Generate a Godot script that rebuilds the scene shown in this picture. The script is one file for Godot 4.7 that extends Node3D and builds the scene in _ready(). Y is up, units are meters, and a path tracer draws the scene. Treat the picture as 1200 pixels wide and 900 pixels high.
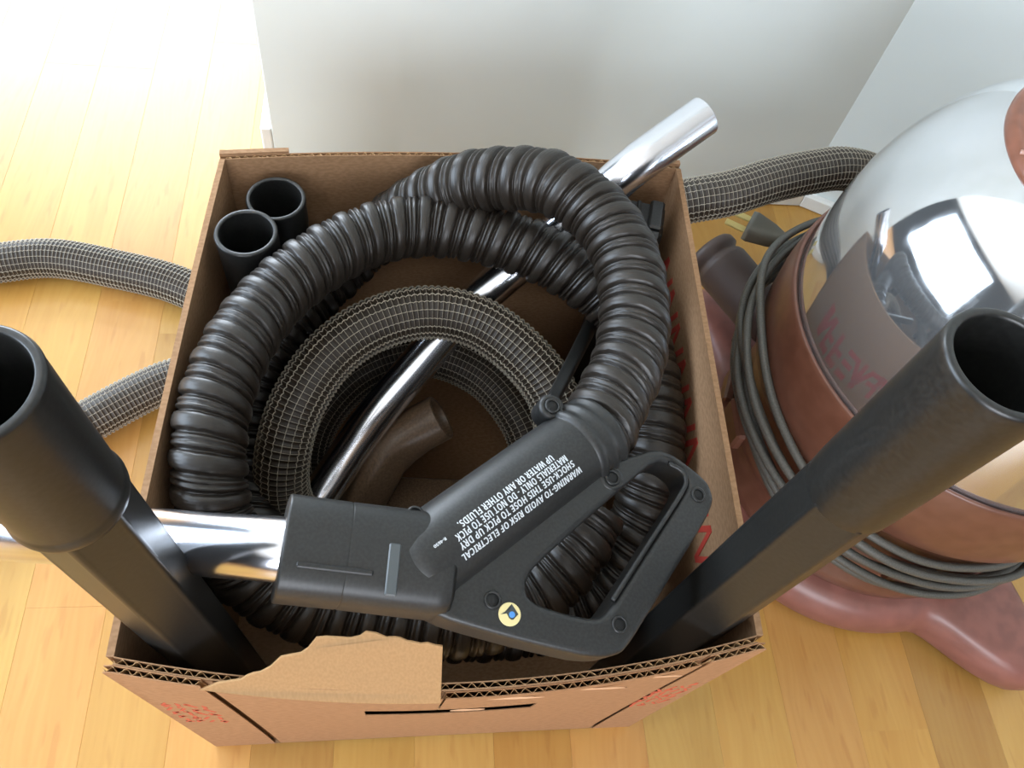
extends Node3D

# ------------------------------------------------------------------ helpers
var names := {}
var rng := RandomNumberGenerator.new()
var M := {}

func numbered(n: String) -> String:
	if not names.has(n):
		names[n] = 0
		return n
	names[n] += 1
	return "%s_%03d" % [n, names[n]]

func tag(o: Node3D, label: String, category: String, group := "", kind := "") -> Node3D:
	if label: o.set_meta("label", label)
	if category: o.set_meta("category", category)
	if group: o.set_meta("group", group)
	if kind: o.set_meta("kind", kind)
	return o

func thing(called: String, label: String, category: String, at := Vector3.ZERO, group := "") -> Node3D:
	var o := Node3D.new()
	o.name = numbered(called)
	o.position = at
	add_child(o)
	tag(o, label, category, group)
	return o

func part(called: String, mesh: Mesh, mat: Material, parent: Node3D, xf := Transform3D()) -> MeshInstance3D:
	var o := MeshInstance3D.new()
	o.name = called if parent != self else numbered(called)
	o.mesh = mesh
	o.material_override = mat
	o.transform = xf
	parent.add_child(o, true)
	return o

func struct(called: String, mesh: Mesh, mat: Material, xf := Transform3D()) -> MeshInstance3D:
	var o := part(called, mesh, mat, self, xf)
	o.set_meta("kind", "structure")
	return o

# a grid of points, nu rows of nv, with smooth normals from the grid itself
func grid(P: PackedVector3Array, nu: int, nv: int, wrap := false, flip := false, us := 1.0, vs := 1.0, inside := false) -> ArrayMesh:
	var N := PackedVector3Array(); N.resize(P.size())
	var UV := PackedVector2Array(); UV.resize(P.size())
	var I := PackedInt32Array()
	for i in nu:
		for j in nv:
			var a := P[maxi(i - 1, 0) * nv + j]
			var b := P[mini(i + 1, nu - 1) * nv + j]
			var jm := j - 1
			var jp := j + 1
			if wrap:
				if jm < 0: jm = nv - 2
				if jp > nv - 1: jp = 1
			else:
				jm = maxi(jm, 0); jp = mini(jp, nv - 1)
			var n := (b - a).cross(P[i * nv + jp] - P[i * nv + jm])
			if n.length_squared() < 1e-18:
				n = Vector3.UP
			n = n.normalized()
			N[i * nv + j] = -n if flip else n
			UV[i * nv + j] = Vector2(float(i) / (nu - 1) * us, float(j) / (nv - 1) * vs)
	for i in nu - 1:
		for j in nv - 1:
			var a := i * nv + j
			var b := a + nv
			if flip:
				I.append_array(PackedInt32Array([a, b, a + 1, a + 1, b, b + 1]))
			else:
				I.append_array(PackedInt32Array([a, a + 1, b, a + 1, b + 1, b]))
	# fronts run clockwise and face outwards (inwards for the wall of a bore)
	var vol := 0.0
	for k in range(0, I.size(), 3):
		vol += (P[I[k]] - P[0]).dot((P[I[k + 1]] - P[0]).cross(P[I[k + 2]] - P[0]))
	if (vol > 0) != inside:
		for k in range(0, I.size(), 3):
			var sw := I[k]; I[k] = I[k + 1]; I[k + 1] = sw
		for k in N.size(): N[k] = -N[k]
	var A := []
	A.resize(Mesh.ARRAY_MAX)
	A[Mesh.ARRAY_VERTEX] = P
	A[Mesh.ARRAY_NORMAL] = N
	A[Mesh.ARRAY_TEX_UV] = UV
	A[Mesh.ARRAY_INDEX] = I
	var m := ArrayMesh.new()
	m.add_surface_from_arrays(Mesh.PRIMITIVE_TRIANGLES, A)
	return m

func join(list: Array) -> ArrayMesh:
	var st := SurfaceTool.new()
	st.begin(Mesh.PRIMITIVE_TRIANGLES)
	for it in list:
		if it is Array:
			st.append_from(it[0], 0, it[1])
		else:
			st.append_from(it, 0, Transform3D())
	return st.commit()

# solid of revolution about y; profile of (radius, y)
func lathe(prof: Array, segs := 64) -> ArrayMesh:
	var P := PackedVector3Array()
	for p in prof:
		for j in segs + 1:
			var a := TAU * j / segs
			P.append(Vector3(p.x * cos(a), p.y, p.x * sin(a)))
	return grid(P, prof.size(), segs + 1, true, true, 1.0, 1.0)

# chamfered box centred on the origin
func cbox(s: Vector3, c := 0.002) -> ArrayMesh:
	var h := s / 2
	c = minf(c, minf(h.x, minf(h.y, h.z)) * 0.9)
	var st := SurfaceTool.new()
	st.begin(Mesh.PRIMITIVE_TRIANGLES)
	st.set_smooth_group(-1)
	var v := func(sx: int, sy: int, sz: int, ax: int) -> Vector3:
		var p := Vector3(sx * (h.x - c), sy * (h.y - c), sz * (h.z - c))
		p[ax] = [sx, sy, sz][ax] * h[ax]
		return p
	var face := func(q: Array):
		var cen := Vector3.ZERO
		for p in q: cen += p
		cen /= q.size()
		var n: Vector3 = (q[1] - q[0]).cross(q[2] - q[0])
		if n.dot(cen) > 0: q.reverse()   # clockwise fronts
		for k in range(1, q.size() - 1):
			for p in [q[0], q[k], q[k + 1]]:
				st.set_uv(Vector2(p.x + p.y, p.z + p.y)); st.add_vertex(p)
	for s1 in [-1, 1]:
		face.call([v.call(s1, -1, -1, 0), v.call(s1, 1, -1, 0), v.call(s1, 1, 1, 0), v.call(s1, -1, 1, 0)])
		face.call([v.call(-1, s1, -1, 1), v.call(1, s1, -1, 1), v.call(1, s1, 1, 1), v.call(-1, s1, 1, 1)])
		face.call([v.call(-1, -1, s1, 2), v.call(1, -1, s1, 2), v.call(1, 1, s1, 2), v.call(-1, 1, s1, 2)])
		for s2 in [-1, 1]:
			face.call([v.call(s1, s2, -1, 0), v.call(s1, s2, 1, 0), v.call(s1, s2, 1, 1), v.call(s1, s2, -1, 1)])
			face.call([v.call(s1, -1, s2, 0), v.call(s1, 1, s2, 0), v.call(s1, 1, s2, 2), v.call(s1, -1, s2, 2)])
			face.call([v.call(-1, s1, s2, 1), v.call(1, s1, s2, 1), v.call(1, s1, s2, 2), v.call(-1, s1, s2, 2)])
			for s3 in [-1, 1]:
				face.call([v.call(s1, s2, s3, 0), v.call(s1, s2, s3, 1), v.call(s1, s2, s3, 2)])
	st.generate_normals()
	return st.commit()

func bx(c: Vector3, s: Vector3, ch := 0.002) -> Array:
	return [cbox(s, ch), Transform3D(Basis(), c)]

# spline through points, resampled every ds metres
func spline(C: Array, ds: float) -> PackedVector3Array:
	var D := PackedVector3Array()
	var n := C.size()
	for i in n - 1:
		var b: Vector3 = C[i]
		var c: Vector3 = C[i + 1]
		var a: Vector3 = C[i - 1] if i > 0 else 2 * b - c
		var d: Vector3 = C[i + 2] if i < n - 2 else 2 * c - b
		for k in 24:
			var t := k / 24.0
			D.append(0.5 * (2 * b + (c - a) * t + (2 * a - 5 * b + 4 * c - d) * t * t + (3 * b - a - 3 * c + d) * t * t * t))
	D.append(C[n - 1])
	var L := 0.0
	for i in D.size() - 1: L += D[i].distance_to(D[i + 1])
	var count := maxi(2, int(round(L / ds)))
	var out := PackedVector3Array([D[0]])
	var step := L / count
	var acc := 0.0
	var want := step
	for i in D.size() - 1:
		var s := D[i].distance_to(D[i + 1])
		while want <= acc + s + 1e-9 and out.size() < count:
			out.append(D[i].lerp(D[i + 1], clampf((want - acc) / s, 0, 1)))
			want += step
		acc += s
	out.append(D[D.size() - 1])
	return out

# frames carried along a path without twist: [side, up] per point
func frames(P: PackedVector3Array) -> Array:
	var F := []
	var t := (P[1] - P[0]).normalized()
	var n := t.cross(Vector3(0.31, 0.9, 0.2)).normalized()
	for i in P.size():
		var t2 := (P[mini(i + 1, P.size() - 1)] - P[maxi(i - 1, 0)]).normalized()
		n = (n - t2 * n.dot(t2)).normalized()
		F.append([n, t2.cross(n)])
	return F

func tube(P: PackedVector3Array, ds: float, segs: int, prof: Callable, caps := false, inside := false) -> ArrayMesh:
	var F := frames(P)
	var V := PackedVector3Array()
	var nu := P.size()
	if caps:
		for j in segs + 1: V.append(P[0])
	for i in nu:
		for j in segs + 1:
			var a := TAU * j / segs
			var r: float = prof.call(i * ds, a)
			V.append(P[i] + (F[i][0] * cos(a) + F[i][1] * sin(a)) * r)
	if caps:
		for j in segs + 1: V.append(P[nu - 1])
		nu += 2
	return grid(V, nu, segs + 1, true, false, 1.0, 1.0, inside)

func rod(a: Vector3, b: Vector3, r: float, segs := 16) -> ArrayMesh:
	return tube(PackedVector3Array([a, a.lerp(b, .02), a.lerp(b, .98), b]), 1.0, segs, func(s, _x): return r * (0.85 if (s < 0.5 or s > 2.5) else 1.0), true)

# hollow round pipe along y from 0 to length, with an inner wall of the given depth
func pipe(r: float, wall: float, length: float, depth: float, segs := 48) -> ArrayMesh:
	var e := wall * 0.35
	return lathe([Vector2(0, 0), Vector2(r, 0), Vector2(r, 0.0005), Vector2(r, length - e), Vector2(r - e * .3, length - e * .3), Vector2(r - e, length), Vector2(r - wall + e, length), Vector2(r - wall + e * .3, length - e * .3), Vector2(r - wall, length - e), Vector2(r - wall, length - depth), Vector2(0, length - depth)], segs)

# polygon (with an optional hole) extruded along z with rounded edges
func ring_pts(poly: PackedVector2Array, sub: int) -> PackedVector2Array:
	var out := PackedVector2Array()
	var n := poly.size()
	for i in n:
		var a := poly[(i + n - 1) % n]; var b := poly[i]; var c := poly[(i + 1) % n]; var d := poly[(i + 2) % n]
		for k in sub:
			var t := float(k) / sub
			# a softened corner curve: uniform cubic B-spline mixed with the straight polygon
			var bs := (a * pow(1 - t, 3) + b * (3 * t * t * t - 6 * t * t + 4) + c * (-3 * t * t * t + 3 * t * t + 3 * t + 1) + d * t * t * t) / 6.0
			out.append(bs.lerp(b.lerp(c, t), 0.35))
	return out

func inset(p: PackedVector2Array, d: float) -> PackedVector2Array:
	var out := PackedVector2Array()
	var n := p.size()
	for i in n:
		var t := (p[(i + 1) % n] - p[(i + n - 1) % n]).normalized()
		out.append(p[i] + Vector2(-t.y, t.x) * d)
	return out

func plate(outer: PackedVector2Array, hole: PackedVector2Array, z0: float, z1: float, bevel: float, hbevel: float) -> ArrayMesh:
	# outer must run counter-clockwise, hole clockwise, so that inset() goes into the material
	var meshes := []
	var loops := []
	for q in [[outer, bevel], [hole, hbevel]]:
		var p: PackedVector2Array = q[0]
		var b: float = q[1]
		if p.size() == 0: continue
		var V := PackedVector3Array()
		var rows := 0
		var last: PackedVector2Array
		for side in 2:
			for k in 6:
				var a := PI / 2 * k / 5.0
				if side == 0: a = PI / 2 - a
				var ip := inset(p, b * (1 - cos(a)))
				var z := (z0 + b * (1 - sin(a))) if side == 0 else (z1 - b * (1 - sin(a)))
				for i in p.size() + 1:
					var w := ip[i % p.size()]
					V.append(Vector3(w.x, w.y, z))
				rows += 1
				last = ip
		meshes.append(grid(V, rows, p.size() + 1, true, true, 1.0, 1.0, loops.size() == 1))
		loops.append(last)
	var polys := [loops[0]]
	if loops.size() > 1:
		# two bridges cut the ring into two simple polygons
		var o: PackedVector2Array = loops[0]
		var h: PackedVector2Array = loops[1]
		var cut := []
		var first := 0
		for pass_no in 2:
			var bi := 0; var bj := 0; var bd := 1e9
			for ii in o.size():
				var off := (ii - first + o.size()) % o.size()
				if pass_no == 1 and (off < o.size() / 3 or off > o.size() * 2 / 3): continue
				for j in h.size():
					if o[ii].distance_squared_to(h[j]) < bd: bd = o[ii].distance_squared_to(h[j]); bi = ii; bj = j
			first = bi
			cut.append([bi, bj])
		polys = []
		for s in 2:
			var c0: Array = cut[s]; var c1: Array = cut[1 - s]
			var k := PackedVector2Array()
			var i: int = c0[0]
			while true:
				k.append(o[i])
				if i == c1[0]: break
				i = (i + 1) % o.size()
			var j: int = c1[1]
			while true:
				k.append(h[j])
				if j == c0[1]: break
				j = (j + 1) % h.size()
			polys.append(k)
	var st := SurfaceTool.new()
	st.begin(Mesh.PRIMITIVE_TRIANGLES)
	for poly in polys:
		var T := Geometry2D.triangulate_polygon(poly)
		if T.is_empty(): printerr("plate did not triangulate")
		for top in 2:
			for i in range(0, T.size(), 3):
				var t := [poly[T[i]], poly[T[i + 1]], poly[T[i + 2]]]
				var turn: bool = (t[1] - t[0]).cross(t[2] - t[0]) > 0
				if turn == (top == 1): t.reverse()
				for w in t:
					st.set_normal(Vector3(0, 0, 1 if top == 1 else -1)); st.set_uv(w)
					st.add_vertex(Vector3(w.x, w.y, z1 if top == 1 else z0))
	st.index()
	meshes.append(st.commit())
	return join(meshes)

func ccw(p: PackedVector2Array, want: bool) -> PackedVector2Array:
	var s := 0.0
	for i in p.size(): s += p[i].cross(p[(i + 1) % p.size()])
	if (s > 0) != want: p.reverse()
	return p

func flat(poly: Array, z0: float, z1: float) -> ArrayMesh:
	return plate(ccw(PackedVector2Array(poly), true), PackedVector2Array(), z0, z1, (z1 - z0) * .2, 0)

func along(a: Vector3, b: Vector3, roll := Vector3(0, 0, 1)) -> Transform3D:
	var y := (b - a).normalized()
	var x := y.cross(roll).normalized()
	return Transform3D(Basis(x, y, x.cross(y)), a)

# ------------------------------------------------------------------ materials
func std(c: Color, rough := 0.5, metal := 0.0, spec := 0.5) -> StandardMaterial3D:
	var m := StandardMaterial3D.new()
	m.albedo_color = c
	m.roughness = rough
	m.metallic = metal
	m.metallic_specular = spec
	return m

func noise_tex(size: int, freq: float, oct: int, lo: Color, hi: Color, sd: int, stretch := Vector2.ONE, lo_at := 0.25, hi_at := 0.75) -> ImageTexture:
	var n := FastNoiseLite.new()
	n.seed = sd
	n.frequency = 1.0
	n.fractal_octaves = oct
	var im := Image.create(size, size, false, Image.FORMAT_RGB8)
	for y in size:
		for x in size:
			# a torus in four dimensions would tile; blending two offsets is enough here
			var u := float(x) / size; var v := float(y) / size
			var a := n.get_noise_2d(u * freq * stretch.x, v * freq * stretch.y)
			var b := n.get_noise_2d((u - 1) * freq * stretch.x, v * freq * stretch.y)
			var c := n.get_noise_2d(u * freq * stretch.x, (v - 1) * freq * stretch.y)
			var wu := smoothstep(0.8, 1.0, u); var wv := smoothstep(0.8, 1.0, v)
			var f := lerpf(lerpf(a, b, wu), c, wv) * 0.5 + 0.5
			im.set_pixel(x, y, lo.lerp(hi, smoothstep(lo_at, hi_at, f)))
	return ImageTexture.create_from_image(im)

func wood_tex() -> ImageTexture:
	var w := 768; var h := 768
	var n1 := FastNoiseLite.new(); n1.seed = 5; n1.frequency = 1.0; n1.fractal_octaves = 4
	var n2 := FastNoiseLite.new(); n2.seed = 9; n2.frequency = 1.0; n2.fractal_octaves = 3
	var im := Image.create(w, h, false, Image.FORMAT_RGB8)
	var c0 := Color(0.690, 0.512, 0.262); var c1 := Color(0.765, 0.615, 0.345); var dark := Color(0.60, 0.40, 0.20)
	for y in h:
		for x in w:
			var u := float(x) / w; var v := float(y) / h
			var warp := n2.get_noise_2d(u * 9, v * 2.2) * 0.02
			var g := n1.get_noise_2d((u + warp) * 150, v * 3.5) * 0.5 + 0.5
			var broad := n2.get_noise_2d(u * 14 + 40, v * 2.6) * 0.5 + 0.5
			var col := c0.lerp(c1, clampf(g * 0.5 + broad * 0.6 - 0.05, 0, 1))
			var fleck := smoothstep(0.66, 0.8, n2.get_noise_2d(u * 60 + 9, v * 9) * 0.5 + 0.5)
			col = col.lerp(dark, 0.25 * fleck)
			im.set_pixel(x, y, col)
	return ImageTexture.create_from_image(im)

func triplanar(m: StandardMaterial3D, t: Texture2D, scale: float, world := true) -> StandardMaterial3D:
	m.albedo_texture = t
	m.uv1_triplanar = true
	m.uv1_world_triplanar = world
	m.uv1_scale = Vector3.ONE * scale
	return m

func bumpy(m: StandardMaterial3D, t: Texture2D, amount: float) -> StandardMaterial3D:
	m.heightmap_enabled = true
	m.heightmap_texture = t
	m.heightmap_scale = amount
	return m

func make_materials():
	var speck := noise_tex(256, 60, 3, Color(0.72, 0.72, 0.72), Color(1, 1, 1), 3)
	var dust := noise_tex(256, 90, 4, Color(0.82, 0.82, 0.80), Color(1.25, 1.22, 1.15).clamp(), 4, Vector2.ONE, 0.45, 0.8)
	var blot := noise_tex(256, 7, 4, Color(0.86, 0.85, 0.84), Color(1, 1, 1), 6)
	M.wall = triplanar(std(Color(0.885, 0.915, 0.91), 0.42), blot, 0.6)
	(M.wall as StandardMaterial3D).albedo_texture = noise_tex(128, 4, 3, Color(0.965, 0.965, 0.96), Color(1, 1, 1), 8)
	M.room = std(Color(0.84, 0.85, 0.85), 0.8)
	M.trim = std(Color(0.90, 0.90, 0.88), 0.4)
	M.ceiling = std(Color(0.90, 0.90, 0.88), 0.9)
	var wood := wood_tex()
	var tones := [Color(1, 1, 1), Color(0.94, 0.91, 0.86), Color(1.0, 0.98, 0.93), Color(0.90, 0.87, 0.84), Color(1.0, 0.96, 0.88), Color(0.96, 0.96, 0.92), Color(0.93, 0.88, 0.82), Color(1.0, 0.95, 0.95)]
	M.planks = []
	for k in tones.size():
		var m := triplanar(std(tones[k], 0.33), wood, 1.0)
		m.uv1_offset = Vector3(k * 0.37, k * 0.21, k * 0.53)
		m.uv1_scale = Vector3(1.1, 1.1, 1.1)
		M.planks.append(m)
	M.subfloor = std(Color(0.62, 0.44, 0.25), 0.5)
	var kraft := noise_tex(256, 30, 4, Color(0.90, 0.89, 0.87), Color(1, 1, 1), 12, Vector2(1, 2.2))
	M.card = triplanar(std(Color(0.62, 0.485, 0.365), 0.85, 0, 0.3), kraft, 5.0)
	M.card_face = triplanar(std(Color(0.665, 0.50, 0.365), 0.75, 0, 0.35), kraft, 4.0)
	M.liner = triplanar(std(Color(0.73, 0.585, 0.42), 0.9, 0, 0.2), noise_tex(128, 40, 3, Color(0.95, 0.945, 0.94), Color(1, 1, 1), 14), 12.0)
	M.flute = std(Color(0.72, 0.58, 0.42), 0.9, 0, 0.2)
	M.tear = std(Color(0.84, 0.68, 0.54), 0.9, 0, 0.2)
	M.red = std(Color(0.70, 0.22, 0.16), 0.8)
	M.red_dim = std(Color(0.74, 0.34, 0.24), 0.8)
	M.rubber = triplanar(std(Color(0.168, 0.142, 0.120), 0.40), dust, 6.0)
	M.plastic = triplanar(std(Color(0.135, 0.135, 0.13), 0.36), speck, 5.0)
	M.grip = triplanar(std(Color(0.165, 0.166, 0.164), 0.42), speck, 7.0)
	M.black = std(Color(0.02, 0.02, 0.02), 0.6)
	M.chrome = std(Color(0.90, 0.91, 0.94), 0.20, 1.0)
	var dome := std(Color(0.82, 0.83, 0.84), 0.10, 0.91)
	dome.roughness = 0.15
	dome.roughness_texture = noise_tex(256, 9, 4, Color(0.25, 0.25, 0.25), Color(0.75, 0.75, 0.75), 21)
	dome.uv1_triplanar = true
	dome.uv1_scale = Vector3.ONE * 4
	M.dome = dome
	M.band = triplanar(std(Color(0.43, 0.283, 0.225), 0.34), noise_tex(128, 12, 3, Color(0.9, 0.88, 0.86), Color(1, 1, 1), 31), 4.0)
	M.base = triplanar(std(Color(0.55, 0.355, 0.315), 0.38), noise_tex(128, 8, 4, Color(0.88, 0.88, 0.88), Color(1, 1, 1), 33), 4.0)
	M.cap = triplanar(std(Color(0.53, 0.33, 0.25), 0.30), noise_tex(128, 10, 3, Color(0.85, 0.84, 0.82), Color(1, 1, 1), 35), 5.0)
	M.cuff = std(Color(0.30, 0.245, 0.225), 0.5)
	M.brown = triplanar(std(Color(0.46, 0.37, 0.29), 0.36), speck, 6.0)
	M.weave = std(Color(0.175, 0.14, 0.105), 0.5)
	M.thread = std(Color(0.63, 0.60, 0.54), 0.7)
	M.cord = triplanar(std(Color(0.36, 0.355, 0.33), 0.5), speck, 9.0)
	M.brass = std(Color(0.88, 0.80, 0.52), 0.4, 0.6)
	M.print = std(Color(0.80, 0.82, 0.84), 0.6)
	M.cream = std(Color(0.86, 0.80, 0.58), 0.5)
	M.bird = std(Color(0.23, 0.25, 0.25), 0.5)
	M.blue = std(Color(0.30, 0.54, 0.80), 0.5)
	M.glass = std(Color(1, 1, 1, 0.04), 0.02)
	(M.glass as StandardMaterial3D).transparency = BaseMaterial3D.TRANSPARENCY_ALPHA

# ------------------------------------------------------------------ the scene
func _ready():
	rng.seed = 7
	# camera: about 0.88 m up, looking steeply down into the box
	var cam := Camera3D.new()
	cam.name = "camera"
	cam.keep_aspect = Camera3D.KEEP_HEIGHT
	cam.fov = rad_to_deg(2 * atan(450.0 / 970.0))
	cam.near = 0.02
	cam.transform = Transform3D(Basis(Vector3(0.990316, 0.124106, 0.062227), Vector3(-0.010788, 0.515650, -0.856731), Vector3(-0.138412, 0.847763, 0.511995)), Vector3(0, 0.88, 0))
	add_child(cam)
	cam.current = true

	var we := WorldEnvironment.new()
	we.name = "world"
	var env := Environment.new()
	var sky := Sky.new()
	var sm := ProceduralSkyMaterial.new()
	sm.sky_top_color = Color(0.72, 0.82, 0.96)
	sm.sky_horizon_color = Color(0.93, 0.95, 0.98)
	sm.ground_horizon_color = Color(0.75, 0.76, 0.74)
	sm.ground_bottom_color = Color(0.55, 0.56, 0.53)
	sm.energy_multiplier = 1.6
	sky.sky_material = sm
	env.sky = sky
	env.background_mode = Environment.BG_SKY
	env.tonemap_mode = Environment.TONE_MAPPER_LINEAR
	env.tonemap_exposure = 1.06
	env.sdfgi_enabled = true
	env.ssao_enabled = true
	env.ssil_enabled = true
	we.environment = env
	add_child(we)

	# daylight through the three windows
	window_light("window_light_left", Vector3(-2.56, 1.35, -0.75), Vector2(2.6, 1.7), Vector3(1, 0, 0), 12.5, Color(0.86, 0.93, 1.0))
	window_light("window_light_back", Vector3(-1.25, 1.30, -3.16), Vector2(1.8, 1.8), Vector3(0, 0, 1), 17.0, Color(0.90, 0.95, 1.0))
	window_light("window_light_front", Vector3(-0.4, 1.4, 2.36), Vector2(1.8, 1.4), Vector3(0, 0, -1), 8.5, Color(0.95, 0.97, 1.0))

	make_materials()
	build_room()
	build_box()
	build_vacuum()
	build_black_hose()
	build_woven_hoses()
	build_chrome()
	build_wands()
	build_tools()
	build_cord()

func window_light(n: String, at: Vector3, size: Vector2, dir: Vector3, e: float, c: Color):
	var l := AreaLight3D.new()
	l.name = n
	l.area_size = size
	l.light_energy = e
	l.light_color = c
	l.area_range = 12.0
	l.area_attenuation = 2.0
	l.shadow_enabled = true
	add_child(l)
	l.look_at_from_position(at, at + dir, Vector3.UP)

# ------------------------------------------------------------------ room
func wall_with_opening(called: String, a: Vector3, b: Vector3, h: float, th: float, o0: float, o1: float, y0: float, y1: float):
	# wall from a to b along x or z, opening from o0 to o1 metres along it
	var d := (b - a).normalized()
	var L := a.distance_to(b)
	var n := d.cross(Vector3.UP)
	var parts := []
	for q in [[0.0, o0, 0.0, h], [o1, L, 0.0, h], [o0, o1, 0.0, y0], [o0, o1, y1, h]]:
		var s := Vector3(q[1] - q[0], q[3] - q[2], th)
		var c = a + d * (q[0] + q[1]) / 2 + Vector3.UP * (q[2] + q[3]) / 2
		parts.append([cbox(s, 0.001), Transform3D(Basis(d, Vector3.UP, -n), c)])
	struct(called, join(parts), M.room)

func window_set(called: String, c: Vector3, size: Vector2, d: Vector3):
	var n := d.cross(Vector3.UP)
	var root := Node3D.new()
	root.name = called
	root.transform = Transform3D(Basis(d, Vector3.UP, -n), c)
	root.set_meta("kind", "structure")
	add_child(root)
	var w := size.x; var h := size.y
	var f := [bx(Vector3(0, h / 2 - .03, 0), Vector3(w, .06, .08)), bx(Vector3(0, -h / 2 + .03, 0), Vector3(w, .06, .08)), bx(Vector3(-w / 2 + .03, 0, 0), Vector3(.06, h, .08)), bx(Vector3(w / 2 - .03, 0, 0), Vector3(.06, h, .08)), bx(Vector3(0, 0, 0), Vector3(.07, h, .07))]
	part("window_frame", join(f), M.trim, root)
	for s in [-1, 1]:
		part("pane", cbox(Vector3(w / 2 - .08, h - .1, .005), .001), M.glass, root, Transform3D(Basis(), Vector3(s * w / 4, 0, 0)))

func build_room():
	# floor: a slab with separate strips of maple
	var fl := struct("floor", cbox(Vector3(5.1, 0.06, 5.8), 0.001), M.subfloor, Transform3D(Basis(), Vector3(-0.15, -0.0445, -0.4)))
	var w := 0.0775
	var th := 0.0145
	var k := 0
	for i in range(-20, 21):
		var x0 := 0.409 - w * 6 + w * i + 0.0
		var x1 := x0 + w
		if x0 < -1.30 or x1 > 1.35: continue
		var z := -2.6 + rng.randf() * 0.5
		z = -2.6 - rng.randf() * 0.8
		var lens := []
		while z < 0.75:
			var L := rng.randf_range(0.45, 1.15)
			# the joints that the photograph shows
			for j in [[-0.555, -1.079], [-0.4775, -1.079], [0.491, -0.228]]:
				if absf(x0 - j[0]) < 0.04 and z < j[1] - 0.08 and z + L > j[1] - 0.25: L = j[1] - z
			lens.append([z, z + L])
			z += L
		for q in lens:
			var mesh := cbox(Vector3(w - 0.00008, th, q[1] - q[0] - 0.00008), 0.00018)
			part("plank", mesh, M.planks[rng.randi() % M.planks.size()], fl, Transform3D(Basis(), Vector3((x0 + x1) / 2 + 0.15, 0.0445 - th / 2, (q[0] + q[1]) / 2 + 0.4)))
			k += 1
	# the short partition wall behind the box, its free end on the left, then a stretch that turns towards the room
	var wall := [bx(Vector3(0.2215, 1.25, -0.926), Vector3(0.777, 2.5, 0.12), 0.0015)]
	struct("wall_back", join(wall), M.wall)
	var dir := Vector3(cos(deg_to_rad(28)), 0, sin(deg_to_rad(28)))
	var nrm := Vector3(-dir.z, 0, dir.x)
	var L2 := 1.78
	struct("wall_corner", cbox(Vector3(L2, 2.5, 0.12), 0.001), M.wall, Transform3D(Basis(dir, Vector3.UP, nrm), Vector3(0.606, 1.25, -0.866) + dir * L2 / 2 - nrm * 0.06))
	struct("baseboard_end", cbox(Vector3(0.014, 0.09, 0.135), 0.002), M.trim, Transform3D(Basis(), Vector3(-0.1745, 0.045, -0.9335)))
	struct("trim_1", cbox(Vector3(0.775, 0.026, 0.012), 0.003), M.trim, Transform3D(Basis(), Vector3(0.2215, 0.013, -0.86)))
	struct("trim_2", cbox(Vector3(L2, 0.026, 0.012), 0.003), M.trim, Transform3D(Basis(dir, Vector3.UP, nrm), Vector3(0.608, 0.013, -0.860) + dir * L2 / 2 - nrm * 0.0))
	# the rest of the room
	wall_with_opening("wall_left", Vector3(-2.66, 0, 2.5), Vector3(-2.66, 0, -3.3), 2.5, 0.12, 1.95, 4.55, 0.5, 2.2)
	wall_with_opening("wall_far", Vector3(-2.7, 0, -3.26), Vector3(2.4, 0, -3.26), 2.5, 0.12, 0.55, 2.35, 0.4, 2.2)
	wall_with_opening("wall_front", Vector3(2.4, 0, 2.46), Vector3(-2.7, 0, 2.46), 2.5, 0.12, 1.9, 3.7, 0.7, 2.1)
	struct("wall_right", cbox(Vector3(0.12, 2.5, 5.8), 0.001), M.room, Transform3D(Basis(), Vector3(2.36, 1.25, -0.4)))
	struct("ceiling", cbox(Vector3(5.1, 0.1, 5.8), 0.001), M.ceiling, Transform3D(Basis(), Vector3(-0.15, 2.55, -0.4)))
	window_set("window_1", Vector3(-2.66, 1.35, -0.75), Vector2(2.6, 1.7), Vector3(0, 0, -1))
	window_set("window_2", Vector3(-1.25, 1.30, -3.26), Vector2(1.8, 1.8), Vector3(1, 0, 0))
	window_set("window_3", Vector3(-0.4, 1.4, 2.46), Vector2(1.8, 1.4), Vector3(-1, 0, 0))

# ------------------------------------------------------------------ the cardboard box
const H := 0.36
const FL := Vector3(-0.1615, 0, -0.1255)
const FR := Vector3(0.2335, 0, -0.1255)
const BL := Vector3(-0.1440, 0, -0.5305)
const BR := Vector3(0.2505, 0, -0.5450)

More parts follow.
